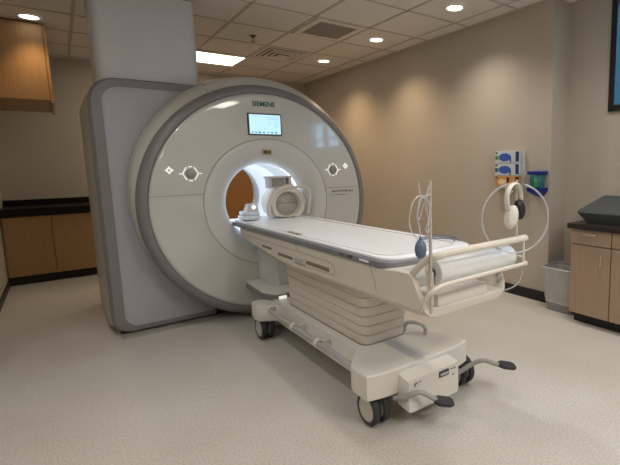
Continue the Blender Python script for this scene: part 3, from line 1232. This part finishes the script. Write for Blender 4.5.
bx = thing('positioning_pad', 'pale blue white pad stack with glowing lamp left of the head coil', 'pad', (1.24, 3.74, .876))
make('lower_pad', lambda b: box(b, 1.165, 1.312, 3.68, 3.84, .879, .915, .014, 3), 'pale', bx)
make('upper_pad', lambda b: box(b, 1.175, 1.308, 3.69, 3.83, .916, .948, .012, 3), 'pale', bx)
make('grey_block', lambda b: loft(b, [[(1.205, 3.70, .949), (1.30, 3.70, .949), (1.30, 3.80, .949), (1.205, 3.80, .949)],
                                      [(1.225, 3.71, 1.01), (1.295, 3.71, 1.01), (1.295, 3.79, 1.01), (1.225, 3.79, 1.01)]]), 'pinkgrey', bx, False)
make('lamp_dot', lambda b: disc(b, (1.262, .985), .010, 'y', 3.696, 20, .006), 'led', bx)

# ---- squeeze bulb and tubing on the left pole
sb = thing('squeeze_bulb', 'blue grey rubber squeeze bulb hanging on clear tubing from the left pole', 'squeeze bulb', (1.06, 1.262, .94))


def bulb(b):
    lathe(b, [(.001, .946), (.010, .948), (.020, .960), (.0235, .978), (.022, .996), (.015, 1.012), (.007, 1.020), (.006, 1.030), (.001, 1.031)],
          'z', (1.057, 1.262), 24)


make('bulb', bulb, 'bulb', sb)


def btube(b):
    y = 1.262
    X = -.018
    tube(b, [(1.057, y, 1.028), (1.052, y, 1.07), (1.044, y, 1.11), (1.050, y, 1.16), (1.068, y, 1.182), (1.092, y - .008, 1.16), (1.098, y - .01, 1.12),
             (1.085, y - .012, 1.085), (1.075, y - .01, 1.06), (1.085, y - .01, 1.045), (1.098, y, 1.06), (1.096, y, 1.10), (1.088, y, 1.14), (1.072, y, 1.19)],
         .0030, 8)
    tube(b, [(1.072, y, 1.192), (1.035, y, 1.180), (1.010, y, 1.14), (1.004, y, 1.09), (1.018, y, 1.05), (1.045, y, 1.025)], .0028, 8)
    tube(b, [(1.057, y, 1.030), (1.072, y, 1.008), (1.090, y, 1.004), (1.100, y, 1.018), (1.094, y, 1.036)], .0026, 8)
    tube(b, [(1.082, y, 1.18), (1.070, y + .008, 1.13), (1.062, y + .008, 1.10), (1.045, y + .008, 1.115), (1.052, y, 1.15), (1.070, y, 1.185),
             (1.090, y, 1.18), (1.112, y, 1.14), (1.108, y, 1.10)], .0028, 8)


make('tubing', btube, 'tube', sb)

# ---- headphones with air hose on the right pole
hp = thing('headphones', 'white patient headphones with black ear pad hanging on the right pole', 'headphones', (1.65, 1.25, .98))
HPX, HPY = 1.580, 1.245


def band(b):
    pts = [(HPX - .022, HPY, 1.10), (HPX - .030, HPY, 1.145), (HPX - .022, HPY, 1.185), (HPX + .010, HPY, 1.212), (HPX + .045, HPY, 1.208),
           (HPX + .075, HPY + .01, 1.18), (HPX + .088, HPY + .015, 1.135)]
    tube(b, pts, .014, 10, True, 6, rz=.006)


make('headband', band, 'headset', hp)


def cup(b):
    m = Matrix.Translation((HPX, HPY - .003, 1.063)) @ Matrix.Rotation(math.radians(-30), 4, 'Z') @ Matrix.Rotation(math.radians(10), 4, 'Y')
    rs = []
    for y, s in ((-.026, .001), (-.026, .55), (-.018, .85), (-.006, 1.0), (.014, .95), (.016, .001)):
        rs.append([m @ Vector((.030 * s * math.cos(2 * PI * i / 28), y, .056 * s * math.sin(2 * PI * i / 28))) for i in range(28)])
    loft(b, rs)


make('ear_cup', cup, 'headset', hp)


def cup2(b):
    m = Matrix.Translation((HPX + .082, HPY + .015, 1.090)) @ Matrix.Rotation(math.radians(5), 4, 'Z') @ Matrix.Rotation(math.radians(-8), 4, 'Y')
    rs = []
    for y, s in ((-.018, .001), (-.018, .7), (-.008, 1.0), (.012, 1.0), (.016, .001)):
        rs.append([m @ Vector((.030 * s * math.cos(2 * PI * i / 28), y, .048 * s * math.sin(2 * PI * i / 28))) for i in range(28)])
    loft(b, rs)


make('ear_pad', cup2, 'black', hp, label='black round ear pad')
ah = thing('air_hose', 'pale translucent hose hanging in a wide loop from the right pole', 'hose', (1.66, 1.29, .90))


def hose(b):
    pts = []
    c, s_ = math.cos(math.radians(38)), math.sin(math.radians(38))
    for k in range(33):
        a = math.radians(98 + 336 * k / 32)
        q = .152 * math.cos(a)
        pts.append((1.603 + q * c, 1.240 - q * s_, 1.055 + .160 * math.sin(a)))
    tube(b, pts, .0045, 10, True, 3)


make('hose_loop', hose, 'tube', ah)

def cables(b):
    tube(b, [(1.56, 1.86, .884), (1.63, 1.88, .885), (1.69, 1.84, .888), (1.72, 1.77, .887), (1.715, 1.70, .884)], .0045, 8)
    tube(b, [(1.60, 1.92, .884), (1.66, 1.90, .886), (1.71, 1.83, .896), (1.725, 1.75, .893), (1.70, 1.69, .886)], .004, 8)
    tube(b, [(1.52, 1.84, .884), (1.60, 1.85, .885), (1.66, 1.80, .886), (1.69, 1.74, .886), (1.66, 1.69, .885)], .0035, 8)


cbl = make('cable_bundle', cables, 'rail', None, origin=(1.6, 1.8, .882))
tag(cbl, 'grey cables lying at the far corner of the white tabletop', 'cable')

# ================================================================ RIGHT WALL ITEMS
for z0, cardm, lab, yshift in ((1.303, 'carton', 'white and blue glove box, topmost of the three on the right wall', 0),
                               (1.184, 'carton', 'white and blue glove box in the middle of the wall stack', 0),
                               (1.066, 'cartonorange', 'orange glove box, lowest of the three on the right wall', 0)):
    g = thing('glove_box', lab, 'glove box', (3.40, 2.755, z0), 'glove boxes stacked on the right wall')
    z1 = z0 + .112
    xf = 3.365
    ya, yb = 2.560, 2.855
    make('carton', lambda b: box(b, xf, XR - .006, ya, yb, z0, z1, .002), cardm, g, False)
    bl = cardm == 'carton'

    def ell(b, cy, cz, ry, rz):
        loft(b, [[(xf - t, cy + ry * math.cos(2 * PI * i / 28), cz + rz * math.sin(2 * PI * i / 28)) for i in range(28)] for t in (-.001, .0015)])
    make('opening', lambda b: ell(b, 2.735 if bl else 2.77, z0 + .054, .072 if bl else .045, .038 if bl else .028), 'cblue' if bl else 'cpeach', g, False)
    make('printed_end', lambda b: box(b, xf - .0015, xf + .001, ya + .008, ya + .048, z0 + .012, z1 - .006), 'cnavy' if bl else 'darkred', g, False)
    if bl:
        make('side_print', lambda b: box(b, xf - .001, xf + .001, 2.812, 2.852, z0 + .032, z0 + .070), 'cgreen' if z0 > 1.28 else 'tubteal', g, False)
        make('corner_print', lambda b: box(b, xf - .001, xf + .001, 2.825, 2.85, z1 - .024, z1 - .008), 'cnavy', g, False)
        make('bar_print', lambda b: box(b, xf - .001, xf + .001, 2.660, 2.676, z0 + .004, z0 + .060), 'cnavy', g, False)
    else:
        make('bar_print', lambda b: box(b, xf - .001, xf + .001, 2.68, 2.71, z0 + .05, z0 + .10), 'darkred', g, False)
        make('corner_print', lambda b: box(b, xf - .001, xf + .001, 2.82, 2.85, z1 - .022, z1 - .008), 'cnavy', g, False)


def rack(b):
    box(b, 3.39, XR - .001, ya - .010, ya - .003, 1.058, 1.418)
    box(b, 3.39, XR - .001, yb + .003, yb + .010, 1.058, 1.418)
    box(b, XR - .005, XR - .001, ya - .003, yb + .003, 1.058, 1.418)
    for z in (1.0605, 1.1795, 1.2985):
        box(b, 3.368, XR - .005, ya - .003, yb + .003, z - .001, z + .003)


gh = make('glove_box_rack', rack, 'acryl', None, False, origin=(3.40, 2.725, 1.058))
tag(gh, 'pale wall rack holding the three stacked glove boxes', 'rack')

wh = thing('wipes_dispenser', 'blue and green wipes tub in a blue holder beside the glove boxes', 'wipes dispenser', (3.38, 2.368, 1.0))
make('tub', lambda b: lathe(b, [(.001, 1.070), (.060, 1.070), (.064, 1.08), (.064, 1.19), (.058, 1.198), (.001, 1.198)], 'z', (3.372, 2.368), 32), 'tubteal', wh)
make('tub_label', lambda b: box(b, 3.303, 3.334, 2.325, 2.355, 1.085, 1.165, .002), 'cgreen', wh)
make('lid', lambda b: (box(b, 3.31, XR - .001, 2.298, 2.438, 1.196, 1.225, .006)), 'lidblue', wh)
make('holder', lambda b: loft(b, [[(3.36, 2.335, 1.0), (XR - .001, 2.335, 1.0), (XR - .001, 2.375, 1.0), (3.36, 2.375, 1.0)],
                                  [(3.315, 2.300, 1.045), (XR - .001, 2.300, 1.045), (XR - .001, 2.436, 1.045), (3.315, 2.436, 1.045)],
                                  [(3.308, 2.295, 1.075), (XR - .001, 2.295, 1.075), (XR - .001, 2.442, 1.075), (3.308, 2.442, 1.075)]]), 'lidblue', wh, False)

rb = make('wall_box', lambda b: (box(b, XR - .05, XR - .001, 4.30, 4.35, .30, .38, .006)), 'darkred', None, origin=(3.42, 4.32, .30))
tag(rb, 'tiny dark red box low on the right wall beside the scanner', 'wall box')

# ---------------------------------------------------------------- right base cabinets
CF = 3.15
for y1, y0, lab in ((1.88, 1.552, 'pale oak base cabinet beside the waste bin, drawer over door'),
                    (1.548, 1.10, 'pale oak base cabinet at the right picture edge')):
    c = thing('base_cabinet', lab, 'cabinet', (3.42, (y0 + y1) / 2, 0))
    make('cabinet_body', lambda b: box(b, CF + .022, XR2 - .002, y0, y1, .09, .777), 'maple_grey', c, False)
    make('toe_kick', lambda b: box(b, CF + .08, XR2 - .016, y0, y1, 0, .09), 'black', c, False)
    d = make('drawer', lambda b: box(b, CF, CF + .02, y0 + .002, y1 - .001, .660, .776, .002), 'maple_grey', c, False)
    ym = (y0 + y1) / 2 + (.005 if y0 > 1.5 else 0)
    make('handle', lambda b: tube(b, [(CF, ym + .05, .745), (CF - .022, ym + .045, .745), (CF - .026, ym, .745), (CF - .022, ym - .045, .745),
                                      (CF, ym - .05, .745)], .0035, 8), 'chrome', d)
    d = make('door', lambda b: box(b, CF, CF + .02, y0 + .002, y1 - .001, .094, .654, .002), 'maple_grey', c, False)
    yh = y0 + .065
    make('handle', lambda b: tube(b, [(CF, yh, .60), (CF - .022, yh, .595), (CF - .026, yh, .55), (CF - .022, yh, .505), (CF, yh, .50)], .0035, 8), 'chrome', d)
c2 = make('countertop', lambda b: box(b, CF - .025, XR2 - .001, 1.0, 1.905, .78, .822, .004), 'counter2', None, False, origin=(3.4, 1.5, .78))
tag(c2, 'dark countertop over the pale oak cabinets at the right', 'countertop')
bs2 = make('backsplash', lambda b: box(b, XR2 - .018, XR2 - .001, 1.0, 1.905, .823, .90, .003), 'counter2', None, False, origin=(3.69, 1.5, .823))
tag(bs2, 'low dark backsplash behind the right hand counter', 'backsplash')

mc = thing('monitor_case', 'dark slate wedge shaped case lying on the right hand countertop', 'case', (3.4, 1.5, .823))


def wedge(b):
    loft(b, [[(3.235, 1.03, .823), (3.62, 1.03, .823), (3.62, 1.80, .823), (3.235, 1.80, .823)],
             [(3.20, 1.00, .905), (3.67, 1.00, .915), (3.67, 1.89, .915), (3.20, 1.865, .905)],
             [(3.21, 1.005, .922), (3.67, 1.005, 1.012), (3.67, 1.89, 1.012), (3.21, 1.86, .922)]])


make('case_body', wedge, 'slate', mc, False)

# waste bin
wb_ = thing('waste_bin', 'grey plastic waste bin with clear liner between wall corner and cabinet', 'waste bin', (3.425, 2.075, 0))


def binr(s, z, yo=0):
    return [(3.405 + .130 * s * (x), 2.075 + .145 * s * (y) + yo, z) for x, y in rrect(-1, 1, -1, 1, .35, 6)]


def binf(b):
    loft(b, [binr(.85, .001), binr(.88, .02), binr(1.10, .37), binr(1.14, .385), binr(1.10, .39), binr(1.06, .38), binr(.84, .02)], True, True)


make('bin_body', binf, 'bin', wb_)
make('liner', lambda b: loft(b, [binr(.95, .075), binr(.93, .09), binr(.98, .11), binr(1.12, .36), binr(1.17, .388), binr(1.11, .394), binr(1.05, .37), binr(.9, .12)], False, False), 'liner', wb_,
     label='thin translucent liner folded over the rim')

for o_ in (er, tt, cs):
    tilt(o_)
    for c_ in o_.children:
        tilt(c_)
for c_ in tb.children:
    if c_.name.startswith('rail_'):
        tilt(c_)
hc.location.z -= .018
bx.location.z -= .018
